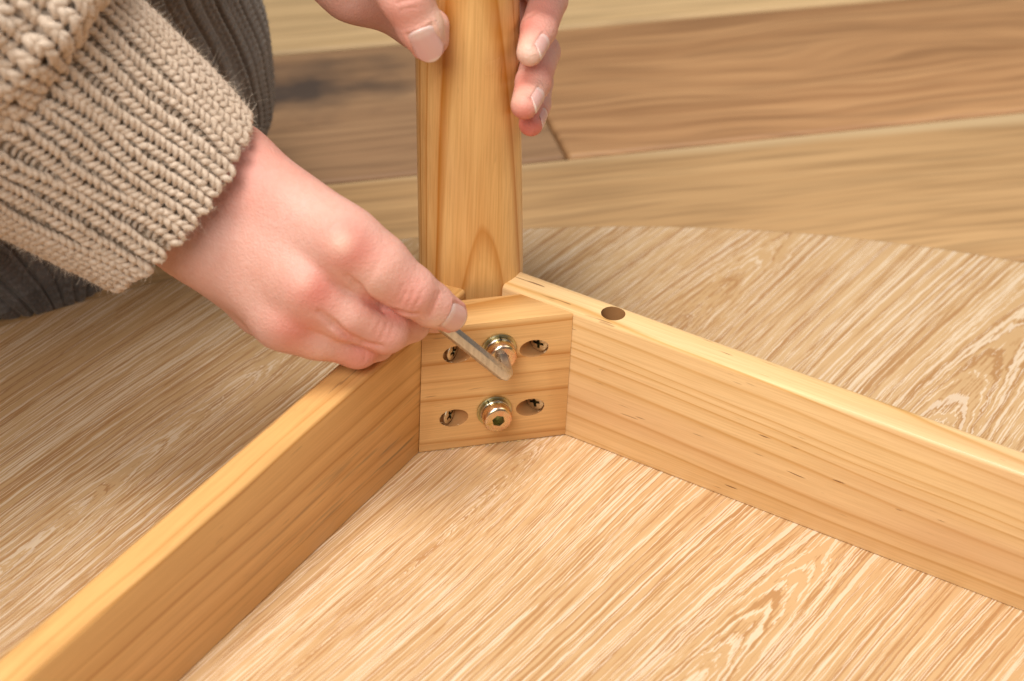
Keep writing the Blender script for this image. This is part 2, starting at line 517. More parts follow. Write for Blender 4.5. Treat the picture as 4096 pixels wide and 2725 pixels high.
def rail(name, direction, outward, start, mat):
    # local x runs along the board, y outward from the inner face, z up
    m = Matrix(((direction.x, outward.x, 0, start.x), (direction.y, outward.y, 0, start.y), (0, 0, 1, 0), (0, 0, 0, 1)))
    bm = bm_box(-0.0300, 0.46, 0.0, RT, 0.0002, H)
    long_top = [e for e in bm.edges if all(abs(v.co.z - H) < 1e-6 for v in e.verts) and abs(e.verts[0].co.x - e.verts[1].co.x) > .1]
    outer = [e for e in long_top if e.verts[0].co.y > RT / 2]
    inner = [e for e in long_top if e.verts[0].co.y < RT / 2]
    bmesh.ops.bevel(bm, geom=outer, offset=0.0030, segments=5, profile=0.5, affect='EDGES')
    inner = [e for e in bm.edges if all(abs(v.co.z - H) < 1e-6 and v.co.y < 1e-5 for v in e.verts)]
    bmesh.ops.bevel(bm, geom=inner, offset=0.0016, segments=4, profile=0.5, affect='EDGES')
    rest = [e for e in bm.edges if e.calc_face_angle(0) > 0.8]
    bmesh.ops.bevel(bm, geom=rest, offset=0.0004, segments=2, profile=0.5, affect='EDGES')
    me = to_mesh(bm, name)
    o = link(name, me, mat, table, M=TI @ m)
    auto_smooth(me, 30)
    return o, m


n_r = Vector((1, 1, 0)).normalized()
n_l = Vector((-1, 1, 0)).normalized()
rail_r, m_r = rail("apron_board", Rd, n_r, Vector((0.028, 0, 0)), M_RAIL_R)
rail_l, m_l = rail("apron_board", Ld, n_l, Vector((-0.028, 0, 0)), M_RAIL_L)
rail_r['label'] = "pale pine apron board with an open dowel hole in its top edge"
rail_l['label'] = "deeper orange pine apron board running towards the viewer"
for o, m in ((rail_r, m_r), (rail_l, m_l)):
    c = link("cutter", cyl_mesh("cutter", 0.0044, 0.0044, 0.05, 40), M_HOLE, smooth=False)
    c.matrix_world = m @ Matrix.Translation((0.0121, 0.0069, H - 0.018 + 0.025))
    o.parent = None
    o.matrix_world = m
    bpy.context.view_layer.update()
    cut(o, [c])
    o.parent = table
    o.matrix_local = TI @ m

# glued corner block
BD = 0.0157
G = 0.00012
bm = bmesh.new()
outline = [(-0.028 + G, 0), (0.028 - G, 0), (0.028 - BD - G, BD), (-0.028 + BD + G, BD)]
lo = [bm.verts.new((x, y, 0.0003)) for x, y in outline]
hi = [bm.verts.new((x, y, H - 0.0004)) for x, y in outline]
bm.faces.new(lo[::-1])
bm.faces.new(hi)
for i in range(4):
    bm.faces.new((lo[i], lo[(i + 1) % 4], hi[(i + 1) % 4], hi[i]))
bmesh.ops.recalc_face_normals(bm, faces=bm.faces[:])
bmesh.ops.bevel(bm, geom=bm.edges[:], offset=0.0005, segments=2, profile=0.5, affect='EDGES')
block = link("corner_block", to_mesh(bm, "corner_block"), M_BLOCK, smooth=False)
pockets = [(-0.0145, 0.0425, -1), (-0.0150, 0.0143, -1), (0.0138, 0.0412, 1), (0.0136, 0.0150, 1)]
POCKET = 0.0050
cutters = []
for x, z, s in pockets:
    POCKET = 0.0046 if s > 0 else 0.0040
    a = Vector((s * 0.7071, 0.7071, 0))
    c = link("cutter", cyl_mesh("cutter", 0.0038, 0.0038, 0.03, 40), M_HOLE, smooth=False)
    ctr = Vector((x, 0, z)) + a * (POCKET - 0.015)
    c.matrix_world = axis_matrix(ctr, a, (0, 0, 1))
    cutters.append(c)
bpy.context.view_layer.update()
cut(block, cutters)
block.parent = table
block.matrix_local = TI


def cross_head(name, r, parent, loc, facing, spin):
    """countersunk screw head with a cross recess"""
    me = lathe(name, [(r * 0.55, -0.0022), (r * 0.96, -0.0006), (r, -0.0002), (r * 0.97, 0.0), (r * 0.6, 0.00022), (0.00005, 0.0003)], 40)
    o = link(name, me, M_SCREW)
    o.matrix_world = axis_matrix(loc, facing, (0, 0, 1)) @ Matrix.Rotation(spin, 4, 'Z')
    cs = []
    for k in range(2):
        bm = bm_box(-r * 0.62, r * 0.62, -r * 0.15, r * 0.15, -0.0012, 0.002)
        c = link("cutter", to_mesh(bm, "cutter"), M_SOCKET, smooth=False)
        c.matrix_world = o.matrix_world @ Matrix.Rotation(k * math.pi / 2, 4, 'Z')
        cs.append(c)
    bm = bmesh.new()
    bmesh.ops.create_cone(bm, cap_ends=True, segments=12, radius1=r * 0.12, radius2=r * 0.40, depth=0.003)
    c = link("cutter", to_mesh(bm, "cutter"), M_SOCKET, smooth=False)
    c.matrix_world = o.matrix_world @ Matrix.Translation((0, 0, -0.0002))
    cs.append(c)
    # close the underside so the boolean has a solid to cut
    bm = bmesh.new()
    bm.from_mesh(o.data)
    bmesh.ops.holes_fill(bm, edges=[e for e in bm.edges if e.is_boundary])
    bmesh.ops.recalc_face_normals(bm, faces=bm.faces[:])
    bm.to_mesh(o.data)
    bm.free()
    bpy.context.view_layer.update()
    cut(o, cs)
    mw = o.matrix_world.copy()
    o.parent = parent
    o.matrix_local = parent_inv(parent) @ mw
    return o


def parent_inv(p):
    m = p.matrix_local.copy()
    while p.parent is not None:
        p = p.parent
        m = p.matrix_local @ m
    return m.inverted()


table_m = Matrix.Translation(table.location)
for (x, z, s), spin in zip(pockets, (0.1, 0.35, 0.05, 0.2)):
    a = Vector((s * 0.7071, 0.7071, 0))
    POCKET = 0.0046 if s > 0 else 0.0040
    loc = Vector((x, 0, z)) + a * (POCKET - (0.0013 if s > 0 else 0.0021)) + Vector((0, 0, 0.0006))
    cross_head("screw", 0.0034, block, loc, -a, spin)

# torn fibres at the rims of the drilled pockets
for x, z, sgn in pockets:
    V, F = [], []
    for k in range(9):
        an = random.uniform(math.pi * 0.75, math.pi * 1.75) if sgn < 0 else random.uniform(-0.9, 0.9)
        bx, bz = x + 0.0057 * math.cos(an), z + 0.0040 * math.sin(an)
        tip = Vector((bx - math.cos(an) * random.uniform(0.0006, 0.0018) + random.uniform(-.0006, .0006), -random.uniform(0.0001, 0.0006) + 0.0003, bz - math.sin(an) * random.uniform(0.0003, 0.0012)))
        w = random.uniform(0.00015, 0.00035)
        b0 = len(V)
        V += [(bx - w, 0.0002, bz), (bx + w, 0.0002, bz), (bx, 0.0002, bz + w * 1.4), tuple(tip)]
        F += [(b0, b0 + 1, b0 + 3), (b0 + 1, b0 + 2, b0 + 3), (b0 + 2, b0, b0 + 3), (b0, b0 + 2, b0 + 1)]
    sp = link("splinter", from_arrays("splinter", V, F), M_CHIP, block, smooth=False)
    sp['kind'] = 'stuff'

# squeezed-out glue under the block: a row of small beads
V, F = [], []
for k in range(26):
    gx = -0.017 + 0.030 * (k / 25) + random.uniform(-.0006, .0006)
    if random.random() < 0.35:
        continue
    rr = random.uniform(0.00012, 0.00028)
    bm = bmesh.new()
    bmesh.ops.create_icosphere(bm, subdivisions=2, radius=1.0)
    b0 = len(V)
    for v in bm.verts:
        V.append((gx + v.co.x * rr * 1.7, -0.0001 - rr * 0.3 + v.co.y * rr, 0.0003 + v.co.z * rr * 0.9))
    bm.verts.index_update()
    F += [tuple(b0 + v.index for v in f.verts) for f in bm.faces]
    bm.free()
glue = link("glue_bead", from_arrays("glue_bead", V, F), M_GLUE, block)
glue['kind'] = 'stuff'

# round leg: slightly tapered, leaning a touch while the bolts are loose
leg_seg = []
for z, r in ((0.0006, 0.0186), (0.0012, 0.0191), (0.055, 0.01915), (0.10, 0.0187), (0.15, 0.0182), (0.25, 0.0174), (0.40, 0.0160), (0.4075, 0.0157), (0.409, 0.0142), (0.4095, 0.0001)):
    leg_seg.append((r, z))
me = lathe("leg", [(0.0001, 0.0006)] + leg_seg, 96)
for v in me.vertices:
    zz = max(0, v.co.z - 0.05)
    v.co.x -= zz * 0.047
leg = link("leg", me, M_LEG, table, M=TI @ Matrix.Translation((0.0, 0.0397, 0)))
auto_smooth(me, 40)


# machine bolts with spring washer and plain washer
def bolt(x, z, spin):
    # local +z points out of the block face (-y)
    m = axis_matrix((x, -0.00005, z), (0, -1, 0), (1, 0, 0))
    hr, t0, t1 = 0.0054, 0.0026, 0.0068
    prof = [(hr * 0.55, t0), (hr * 0.97, t0), (hr, t0 + 0.0003), (hr, t1 - 0.0014), (hr * 0.985, t1 - 0.0009), (hr * 0.94, t1 - 0.00045), (hr * 0.87, t1 - 0.00015), (hr * 0.80, t1), (0.00005, t1)]
    me = lathe("bolt", prof, 64)
    o = link("bolt", me, M_BOLT)
    bm = bmesh.new()
    bm.from_mesh(me)
    bmesh.ops.holes_fill(bm, edges=[e for e in bm.edges if e.is_boundary])
    bmesh.ops.recalc_face_normals(bm, faces=bm.faces[:])
    bm.to_mesh(me)
    bm.free()
    o.matrix_world = m
    bm = bmesh.new()
    bmesh.ops.create_cone(bm, cap_ends=True, segments=6, radius1=0.00245, radius2=0.00245, depth=0.008)
    c = link("cutter", to_mesh(bm, "cutter"), M_WASHER, smooth=False)
    c.matrix_world = m @ Matrix.Translation((0, 0, t1 - 0.0032 + 0.004)) @ Matrix.Rotation(spin, 4, 'Z')
    bpy.context.view_layer.update()
    cut(o, [c])
    o.parent = table
    o.matrix_local = table_m.inverted() @ m
    w = link("washer", lathe("washer", [(0.0030, 0.0), (0.0062, 0.0), (0.0065, 0.0002), (0.0065, 0.0009), (0.0062, 0.0011), (0.0030, 0.0011)], 64), M_WASHER, o)
    auto_smooth(w.data, 30)
    # split spring washer: a ring of square-ish section with a gap at the top
    V, F = [], []
    nseg = 60
    sec = [(0.0031, 0.0012), (0.0053, 0.0012), (0.0056, 0.0015), (0.0056, 0.0023), (0.0053, 0.0026), (0.0031, 0.0026)]
    gap = 0.10
    for i in range(nseg + 1):
        a = math.pi / 2 + gap / 2 + (2 * math.pi - gap) * i / nseg
        tw = (i / nseg - 0.5) * 0.00025
        for r_, z_ in sec:
            V.append((r_ * math.cos(a), r_ * math.sin(a), z_ + tw))
    k = len(sec)
    for i in range(nseg):
        for j in range(k):
            F.append((i * k + j, i * k + (j + 1) % k, (i + 1) * k + (j + 1) % k, (i + 1) * k + j))
    me = from_arrays("spring_washer", V, F)
    bm = bmesh.new()
    bm.from_mesh(me)
    bmesh.ops.holes_fill(bm, edges=[e for e in bm.edges if e.is_boundary])
    bmesh.ops.recalc_face_normals(bm, faces=bm.faces[:])
    bm.to_mesh(me)
    bm.free()
    sw = link("spring_washer", me, M_SPRING, o)
    sw.rotation_euler.z = -0.03 if z > 0.03 else 0.5
    auto_smooth(me, 30)
    return o


b_up = bolt(0.0005, 0.0432, 0.1)
b_lo = bolt(-0.0001, 0.0158, 0.25)
b_up['label'] = "upper bolt with the hex key in its socket"
b_lo['label'] = "lower bolt with an empty hex socket"

# ------------------------------------------------------------------ hex key
def sweep(name, pts, r, n, spin, mat, parent=None, closed_caps=True):
    pts = [Vector(p) for p in pts]
    V, F = [], []
    up = None
    for i, p in enumerate(pts):
        t = (pts[min(i + 1, len(pts) - 1)] - pts[max(i - 1, 0)]).normalized()
        if up is None:
            up = Vector((0, 0, 1))
            if abs(up.dot(t)) > 0.9:
                up = Vector((1, 0, 0))
        up = (up - t * up.dot(t)).normalized()
        s = t.cross(up)
        for j in range(n):
            a = spin + 2 * math.pi * j / n
            V.append(p + (up * math.cos(a) + s * math.sin(a)) * r)
    for i in range(len(pts) - 1):
        for j in range(n):
            F.append((i * n + j, i * n + (j + 1) % n, (i + 1) * n + (j + 1) % n, (i + 1) * n + j))
    me = bpy.data.meshes.new(name)
    me.from_pydata([tuple(v) for v in V], [], F + [tuple(range(n))[::-1], tuple(range(len(V) - n, len(V)))])
    bm = bmesh.new()
    bm.from_mesh(me)
    bmesh.ops.recalc_face_normals(bm, faces=bm.faces[:])
    sharp = [e for e in bm.edges if e.calc_face_angle(0) > 0.6]
    bmesh.ops.bevel(bm, geom=sharp, offset=0.00022, segments=2, profile=0.5, affect='EDGES')
    bm.to_mesh(me)
    bm.free()
    return me


K0 = Vector((0.0005, -0.0048, 0.0432))      # inside the socket
K1 = Vector((-0.0010, -0.0182, 0.0438))     # corner of the bend
KA = Vector((-0.0262, -0.0200, 0.0712))     # under the fingertip
KD = (KA - K1).normalized()
K2 = K1 + KD * 0.056
bend = 0.0036
a_in = K1 + (K0 - K1).normalized() * bend
a_out = K1 + KD * bend
path = [K0]
for k in range(9):
    q = k / 8
    path.append(a_in * (1 - q) ** 2 + K1 * 2 * q * (1 - q) + a_out * q * q)
path += [K1 + KD * 0.02, K1 + KD * 0.04, K2]
key = link("hex_key", sweep("hex_key", path, 0.00262, 6, 0.45, M_KEY), M_KEY)
auto_smooth(key.data, 25)
key['label'] = "bent steel hex key turning the upper bolt of the corner block"
key['category'] = "hex key"


# ------------------------------------------------------------------ hands: smooth implicit flesh, meshed
def smin(a, b, k):
    h = np.clip(0.5 + 0.5 * (b - a) / k, 0, 1)
    return b * (1 - h) + a * h - k * h * (1 - h)


class Flesh:
    def __init__(self, lo, hi, vox):
        self.lo = np.array(lo, np.float32)
        self.vox = vox
        self.n = np.ceil((np.array(hi) - self.lo) / vox).astype(int) + 1
        self.ax = [self.lo[i] + vox * np.arange(self.n[i], dtype=np.float32) for i in range(3)]

    def empty(self):
        return np.full(self.n, 12.0, np.float32)

    def cone(self, f, a, b, ra, rb, k, flat=None):
        a = np.array(a, np.float32)
        b = np.array(b, np.float32)
        pad = max(ra, rb) + 9
        lo = np.minimum(a, b) - pad
        hi = np.maximum(a, b) + pad
        i0 = np.clip(((lo - self.lo) / self.vox).astype(int), 0, self.n)
        i1 = np.clip(((hi - self.lo) / self.vox).astype(int) + 1, 0, self.n)
        if np.any(i1 <= i0):
            return
        sl = tuple(slice(p, q) for p, q in zip(i0, i1))
        X, Y, Z = np.meshgrid(*[self.ax[i][sl[i]] for i in range(3)], indexing='ij')
        P = np.stack([X, Y, Z], -1) - a
        d = b - a
        L2 = max(float(d @ d), 1e-6)
        t = np.clip(P @ d / L2, 0, 1)
        Q = P - t[..., None] * d
        if flat is not None:               # squash along a direction
            n, s = np.array(flat[0], np.float32), flat[1]
            Q = Q + (Q @ n)[..., None] * n * (1 / s - 1)
        dist = np.sqrt((Q ** 2).sum(-1)) - (ra + (rb - ra) * t)
        f[sl] = smin(f[sl], dist, k)

    def on_surface(self, f, p):
        """slide a point along the line of sight to the flesh it lies on"""
        p = np.array(p, float)
        d = np.array((-202.4, -718.7, 568.7)) - p
        d /= np.linalg.norm(d)
        q = p + d * 30
        for _ in range(160):
            v = float(sample(f, self, q[None])[0])
            if v < 0.02:
                break
            q = q - d * max(0.15, v * 0.7)
        return q

    def groove(self, f, pts, r, k, sink):
        """press a narrow fold into the flesh along pts"""
        q = [self.on_surface(f, p) for p in pts]
        eye = np.array((-202.4, -718.7, 568.7))
        q = [a - (eye - a) / np.linalg.norm(eye - a) * sink for a in q]
        g = self.empty()
        for i, (a, b) in enumerate(zip(q[:-1], q[1:])):
            ra = r * (0.35 if i == 0 else 1.0)
            rb = r * (0.35 if i == len(q) - 2 else 1.0)
            self.cone(g, a, b, ra, rb, 0.8)
        return -smin(-f, g, k)

    def chain(self, pts, k, flat=None):
        """pts: list of ((x, y, z), radius)"""
        f = self.empty()
        for (a, ra), (b, rb) in zip(pts[:-1], pts[1:]):
            self.cone(f, a, b, ra, rb, k, flat)
        return f


def surface_nets(f, lo, vox, relax=3):
    s = f < 0
    n = np.array(f.shape)
    c = np.zeros(n - 1, np.int8)
    for dx in (0, 1):
        for dy in (0, 1):
            for dz in (0, 1):
                c += s[dx:n[0] - 1 + dx, dy:n[1] - 1 + dy, dz:n[2] - 1 + dz]
    act = (c > 0) & (c < 8)
    idx = np.full(n - 1, -1, np.int64)
    I = np.argwhere(act)
    idx[act] = np.arange(len(I))
    acc = np.zeros((len(I), 3))
    cnt = np.zeros(len(I))
    corners = [(a, b, d) for a in (0, 1) for b in (0, 1) for d in (0, 1)]
    for p in corners:
        for ax in range(3):
            if p[ax]:
                continue
            q = list(p)
            q[ax] = 1
            fa = f[I[:, 0] + p[0], I[:, 1] + p[1], I[:, 2] + p[2]]
            fb = f[I[:, 0] + q[0], I[:, 1] + q[1], I[:, 2] + q[2]]
            m = (fa < 0) != (fb < 0)
            t = fa[m] / (fa[m] - fb[m])
            pt = np.tile(np.array(p, float), (m.sum(), 1))
            pt[:, ax] += t
            acc[m] += pt
            cnt[m] += 1
    V = (I + acc / cnt[:, None]) * vox + lo
    F = []
    for ax in range(3):
        b, d = (ax + 1) % 3, (ax + 2) % 3
        sl0 = [slice(None)] * 3
        sl1 = [slice(None)] * 3
        sl0[ax] = slice(0, -1)
        sl1[ax] = slice(1, None)
        ch = s[tuple(sl0)] != s[tuple(sl1)]
        E = np.argwhere(ch)
        E = E[(E[:, b] >= 1) & (E[:, d] >= 1) & (E[:, b] < n[b] - 1) & (E[:, d] < n[d] - 1)]
        quad = []
        for ob, od in ((1, 1), (0, 1), (0, 0), (1, 0)):
            e = E.copy()
            e[:, b] -= ob
            e[:, d] -= od
            quad.append(idx[e[:, 0], e[:, 1], e[:, 2]])
        q = np.stack(quad, 1)
        flip = ~s[E[:, 0], E[:, 1], E[:, 2]]
        q[flip] = q[flip][:, ::-1]
        F.append(q)
    F = np.concatenate(F)
    F = F[(F >= 0).all(1)]
    ed = np.concatenate([F[:, [0, 1]], F[:, [1, 2]], F[:, [2, 3]], F[:, [3, 0]]])
    for _ in range(relax):
        S = np.zeros_like(V)
        C = np.zeros(len(V))
        for a, b in ((0, 1), (1, 0)):
            for k in range(3):
                S[:, k] += np.bincount(ed[:, a], V[ed[:, b], k], len(V))
            C += np.bincount(ed[:, a], minlength=len(V))
        V = 0.5 * V + 0.5 * S / np.maximum(C, 1)[:, None]
    return V, F


def vnormals(V, F):
    n = np.cross(V[F[:, 2]] - V[F[:, 0]], V[F[:, 3]] - V[F[:, 1]])
    N = np.zeros_like(V)
    for j in range(4):
        for k in range(3):
            N[:, k] += np.bincount(F[:, j], n[:, k], len(V))
    return N / np.maximum(np.linalg.norm(N, axis=1), 1e-9)[:, None]


def seg_dist(V, a, b):
    a = np.array(a, float)
    b = np.array(b, float)
    d = b - a
    t = np.clip((V - a) @ d / max(d @ d, 1e-9), 0, 1)
    return np.linalg.norm(V - a - t[:, None] * d, axis=1)


def sample(f, fl, P):
    g = (P - fl.lo) / fl.vox
    i = np.clip(np.floor(g).astype(int), 0, np.array(f.shape) - 2)
    w = g - i
    r = 0
    for dx in (0, 1):
        for dy in (0, 1):
            for dz in (0, 1):
                ww = (w[:, 0] if dx else 1 - w[:, 0]) * (w[:, 1] if dy else 1 - w[:, 1]) * (w[:, 2] if dz else 1 - w[:, 2])
                r = r + ww * f[i[:, 0] + dx, i[:, 1] + dy, i[:, 2] + dz]
    return r


def make_hand(name, fl, field, person, label, flush, pale, creases, nails):
    V, F = surface_nets(field, fl.lo, fl.vox)
    N = vnormals(V, F)
    red = np.zeros(len(V))
    for p, r, a in flush:
        red = np.maximum(red, a * np.exp(-((np.linalg.norm(V - fl.on_surface(field, p), axis=1) / (1.1 * r)) ** 2)))
    pl = np.zeros(len(V))
    for p, r, a in pale:
        pl = np.maximum(pl, a * np.exp(-((np.linalg.norm(V - fl.on_surface(field, p), axis=1) / r) ** 2)))
    disp = np.zeros(len(V))
    for a, b, w, dep in creases:
        a, b = np.array(a), np.array(b)
        line = [fl.on_surface(field, a + (b - a) * q) for q in np.linspace(0, 1, 9)]
        dd = np.min([seg_dist(V, p, q) for p, q in zip(line[:-1], line[1:])], axis=0)
        disp += dep * np.exp(-(dd / w) ** 2)
        red = np.maximum(red, 0.3 * np.exp(-(dd / (1.6 * w)) ** 2))
    nail_objs = []
    for (pa, pb, nrm, wid, w0, w1) in nails:
        # plate wrapped on the last phalanx pa -> pb; w0, w1: where it starts and ends, in mm from pa
        pa, pb = np.array(pa, float), np.array(pb, float)
        t = pb - pa
        t /= np.linalg.norm(t)
        nr = np.array(nrm, float)
        nr -= t * (nr @ t)
        nr /= np.linalg.norm(nr)
        s = np.cross(t, nr)
        ln = w1 - w0
        nu, nv = 25, 29
        uu, vv = np.meshgrid(np.linspace(-1, 1, nu), np.linspace(0, 1, nv))
        # outline: round at the root, nearly straight sides, softly curved free edge
        root = (1 - np.sqrt(np.clip(1 - np.abs(uu) ** 2.4, 0, 1))) * 0.26
        free = 1 - 0.26 * uu ** 2
        vl = root + vv * (free - root)
        wl = np.linspace(w0, w1, nv)
        ctr = pa + t * wl[:, None]
        h = np.zeros(nv)
        for _ in range(80):
            h += np.clip(-sample(field, fl, ctr + h[:, None] * nr), -1, 1) * 0.5
        cut_ = int(nv * 0.72)
        co = np.polyfit(wl[:cut_], h[:cut_], 1)
        sl = np.clip(co[0], -0.32, 0.02)
        mid0 = h[:cut_].mean() - sl * wl[:cut_].mean()
        W_ = w0 + vl * ln
        rr = mid0 + sl * W_ - 0.010 * np.clip(W_ - w0 - 0.45 * ln, 0, None) ** 2
        Rn = max(wid * 0.56, 0.90 * h[:cut_].mean())
        phi = uu * math.asin(0.5 * wid / Rn)
        lift = 0.22 - 0.35 * np.clip((np.abs(uu) - 0.86) / 0.14, 0, 1) - 0.4 * np.clip((0.06 - vv) / 0.06, 0, 1)
        c = pa + t * (w0 + w1) / 2
        midf = mid0 + sl * wl
        P = pa + t * W_[..., None] + s * (Rn * np.sin(phi))[..., None] + nr * (rr - Rn * (1 - np.cos(phi)) + lift)[..., None]
        B = P - nr * 0.45
        VV = np.concatenate([P.reshape(-1, 3), B.reshape(-1, 3)])
        FF = []
        for i in range(nv - 1):
            for j in range(nu - 1):
                a0 = i * nu + j
                FF.append((a0, a0 + nu, a0 + nu + 1, a0 + 1))
                b0 = a0 + nu * nv
                FF.append((b0, b0 + 1, b0 + nu + 1, b0 + nu))
        o2 = nu * nv
        ring = [j for j in range(nu)] + [i * nu + nu - 1 for i in range(1, nv)] + [(nv - 1) * nu + j for j in range(nu - 2, -1, -1)] + [i * nu for i in range(nv - 2, 0, -1)]
        for a0, b0 in zip(ring, ring[1:] + ring[:1]):
            FF.append((a0, b0, b0 + o2, a0 + o2))
        nail_objs.append((VV, FF, np.tile(vl.reshape(-1), 2)))
        # the flesh dips under the plate and swells in a fold round it
        rel = V - c
        U = rel @ s / (wid / 2)
        W = rel @ t / ln + 0.5
        hgt = rel @ nr
        near = (np.abs(hgt - np.interp(np.clip(W, 0, 1), np.linspace(0, 1, nv), midf - 0.6)) < wid * 0.45)
        rim = np.maximum(np.abs(U) - 1.0, np.maximum((0.02 - W) * ln / (wid / 2), (W - 1.3) * 9))
        ridge = np.exp(-((rim - 0.10) / 0.11) ** 2) * near * (W < 0.92)
        groove = np.exp(-((rim + 0.01) / 0.06) ** 2) * near * (W < 0.95)
        inside = (rim < -0.05) * near
        disp += 0.22 * ridge - 0.25 * groove - 0.35 * inside * (W < 0.95)
        red = np.maximum(red, 0.35 * ridge)
    V = V + N * disp[:, None]
    me = from_arrays(name, V / 1000.0, F)
    attr(me, 'flush', red)
    attr(me, 'pale', pl)
    o = link(name, me, M_SKIN, person)
    o['label'] = label
    for VV, FF, al in nail_objs:
        me = from_arrays("fingernail", VV / 1000.0, FF)
        bm = bmesh.new()
        bm.from_mesh(me)
        bmesh.ops.recalc_face_normals(bm, faces=bm.faces[:])
        bm.to_mesh(me)
        bm.free()
        attr(me, 'along', al)
        link("fingernail", me, M_NAIL, o)
    return o


person = thing("person", "person in beige ribbed knit sweater and dark knit trousers assembling the table by hand", "person")

# --- right hand, pinching the hex key (millimetres)
VOX = 0.6
idx_pts = [((-59.35, -21.88, 106.94), 10.2), ((-49.46, -25.42, 100.77), 10.0), ((-39.17, -28.40, 92.03), 8.8), ((-31.30, -27.37, 84.35), 7.6), ((-24.42, -25.09, 78.00), 6.2)]
mid_pts = [((-72.92, -20.72, 92.66), 9.8), ((-59.69, -25.52, 84.33), 9.6), ((-46.97, -26.31, 76.09), 8.6), ((-35.90, -16.90, 70.74), 6.8), ((-31.64, -9.77, 68.26), 5.6)]
rin_pts = [((-79.76, -18.14, 79.52), 9.2), ((-67.45, -21.22, 73.20), 8.4), ((-55.55, -21.83, 66.62), 7.5), ((-47.36, -14.79, 62.10), 6.2), ((-42.11, -7.59, 60.11), 5.2)]
pin_pts = [((-84.47, -1.36, 72.78), 8.6), ((-75.68, -5.81, 66.67), 7.2), ((-65.12, -7.63, 61.39), 6.2), ((-56.06, -0.60, 57.19), 5.4)]
thu_pts = [((-79.63, 28.02, 94.14), 14.0), ((-55.51, 14.15, 88.16), 11.0), ((-40.48, 4.68, 77.63), 8.8), ((-29.98, -6.35, 70.13), 7.4), ((-25.02, -9.95, 67.15), 5.8)]
w_rad, w_uln = (-92.60, 19.92, 116.26), (-106.63, 13.08, 97.79)
fl = Flesh(np.array((-65.00, 8.40, 90.45)) - (85, 85, 75), np.array((-65.00, 8.40, 90.45)) + (75, 75, 60), VOX)
palm = fl.empty()
f_rad, f_uln = (-123.77, 18.46, 147.26), (-138.42, 11.33, 128.14)
for a, b, ra, rb in ((f_rad, w_rad, 15, 14.5), (f_uln, w_uln, 14.5, 13.6), ((-90.86, 17.00, 116.44), (-59.56, -18.55, 107.93), 15.0, 11.6), (w_uln, pin_pts[0][0], 13.6, 9.0)):
    fl.cone(palm, a, b, ra, rb, 10)
for a, b, ra, rb in (((-99.28, 16.41, 108.79), mid_pts[0][0], 14.5, 11.2), ((-104.25, 14.21, 102.04), rin_pts[0][0], 14.5, 10.6),
                     ((-86.40, 24.44, 90.03), (-69.16, 11.01, 74.93), 15, 12), ((-95.82, 23.70, 81.78), (-81.86, 13.24, 65.97), 11.5, 9.5)):
    fl.cone(palm, a, b, ra, rb, 9)
hand = palm
fingers = fl.empty()
for pts in (idx_pts, mid_pts, rin_pts, pin_pts):
    fingers = smin(fingers, fl.chain(pts, 1.4), 0.25)
thumb = fl.chain(thu_pts, 5)
hand = smin(hand, fingers, 6.0)
# webs between the finger roots and the roots themselves
for a, b, ra, rb in (((-62.52, -17.19, 108.63), (-49.77, -24.13, 100.66), 10.8, 10.0), ((-74.42, -17.76, 92.65), (-60.84, -23.86, 84.42), 9.8, 9.2), ((-66.63, -11.84, 96.90), (-57.90, -16.52, 90.45), 7.5, 4.5),
                     ((-75.85, -13.12, 82.74), (-65.86, -15.36, 74.91), 6.5, 4.5), ((-80.86, -15.98, 78.56), (-70.32, -19.11, 73.22), 9.0, 8.4)):
    fl.cone(hand, a, b, ra, rb, 5)
hand = smin(hand, thumb, 2.5)
# knuckle bumps
for p, r in (((-62.00, -25.56, 111.31), 5.6), ((-74.23, -24.68, 97.17), 5.4), ((-80.40, -23.43, 82.47), 4.8)):
    fl.cone(hand, p, p, r, r, 6)
hand = fl.groove(hand, [(-57.23, -13.24, 89.98), (-55.01, -18.47, 88.91), (-52.14, -23.35, 86.84), (-47.68, -26.32, 84.53), (-42.51, -28.69, 83.33), (-37.19, -30.32, 83.20)], 1.5, 1.6, 0.3)
hand = fl.groove(hand, [(-67.01, -13.57, 76.91), (-63.11, -18.90, 74.62), (-59.32, -23.93, 72.71), (-53.93, -26.89, 70.79), (-48.59, -28.61, 70.54)], 1.4, 1.5, 0.3)
flush_r = [((-52.76, -27.64, 89.42), 6, 0.45), ((-45.50, -31.92, 86.42), 6, 0.45), ((-60.31, -28.75, 76.16), 6, 0.4), ((-53.59, -32.30, 73.95), 6, 0.4), ((-56.48, -22.25, 104.08), 9, 0.6), ((-58.30, -18.11, 109.04), 8, 0.4), ((-69.12, -19.30, 89.14), 8, 0.65), ((-76.72, -23.22, 77.24), 8, 0.55), ((-39.95, -30.09, 89.40), 9, 0.4), ((-48.49, -29.27, 74.92), 8, 0.3),
           ((-56.76, -40.30, 75.67), 9, 0.5), ((-114.07, 1.09, 87.08), 16, 0.35), ((-87.65, 13.28, 123.07), 16, 0.35), ((-21.37, -20.03, 72.21), 7, 0.35)]
pale_r = [((-61.97, -25.39, 111.54), 4.0, 0.6), ((-74.20, -24.52, 97.41), 3.5, 0.3), ((-27.38, -22.76, 73.05), 4, 0.6), ((-51.08, -19.48, 92.58), 8, 0.25)]
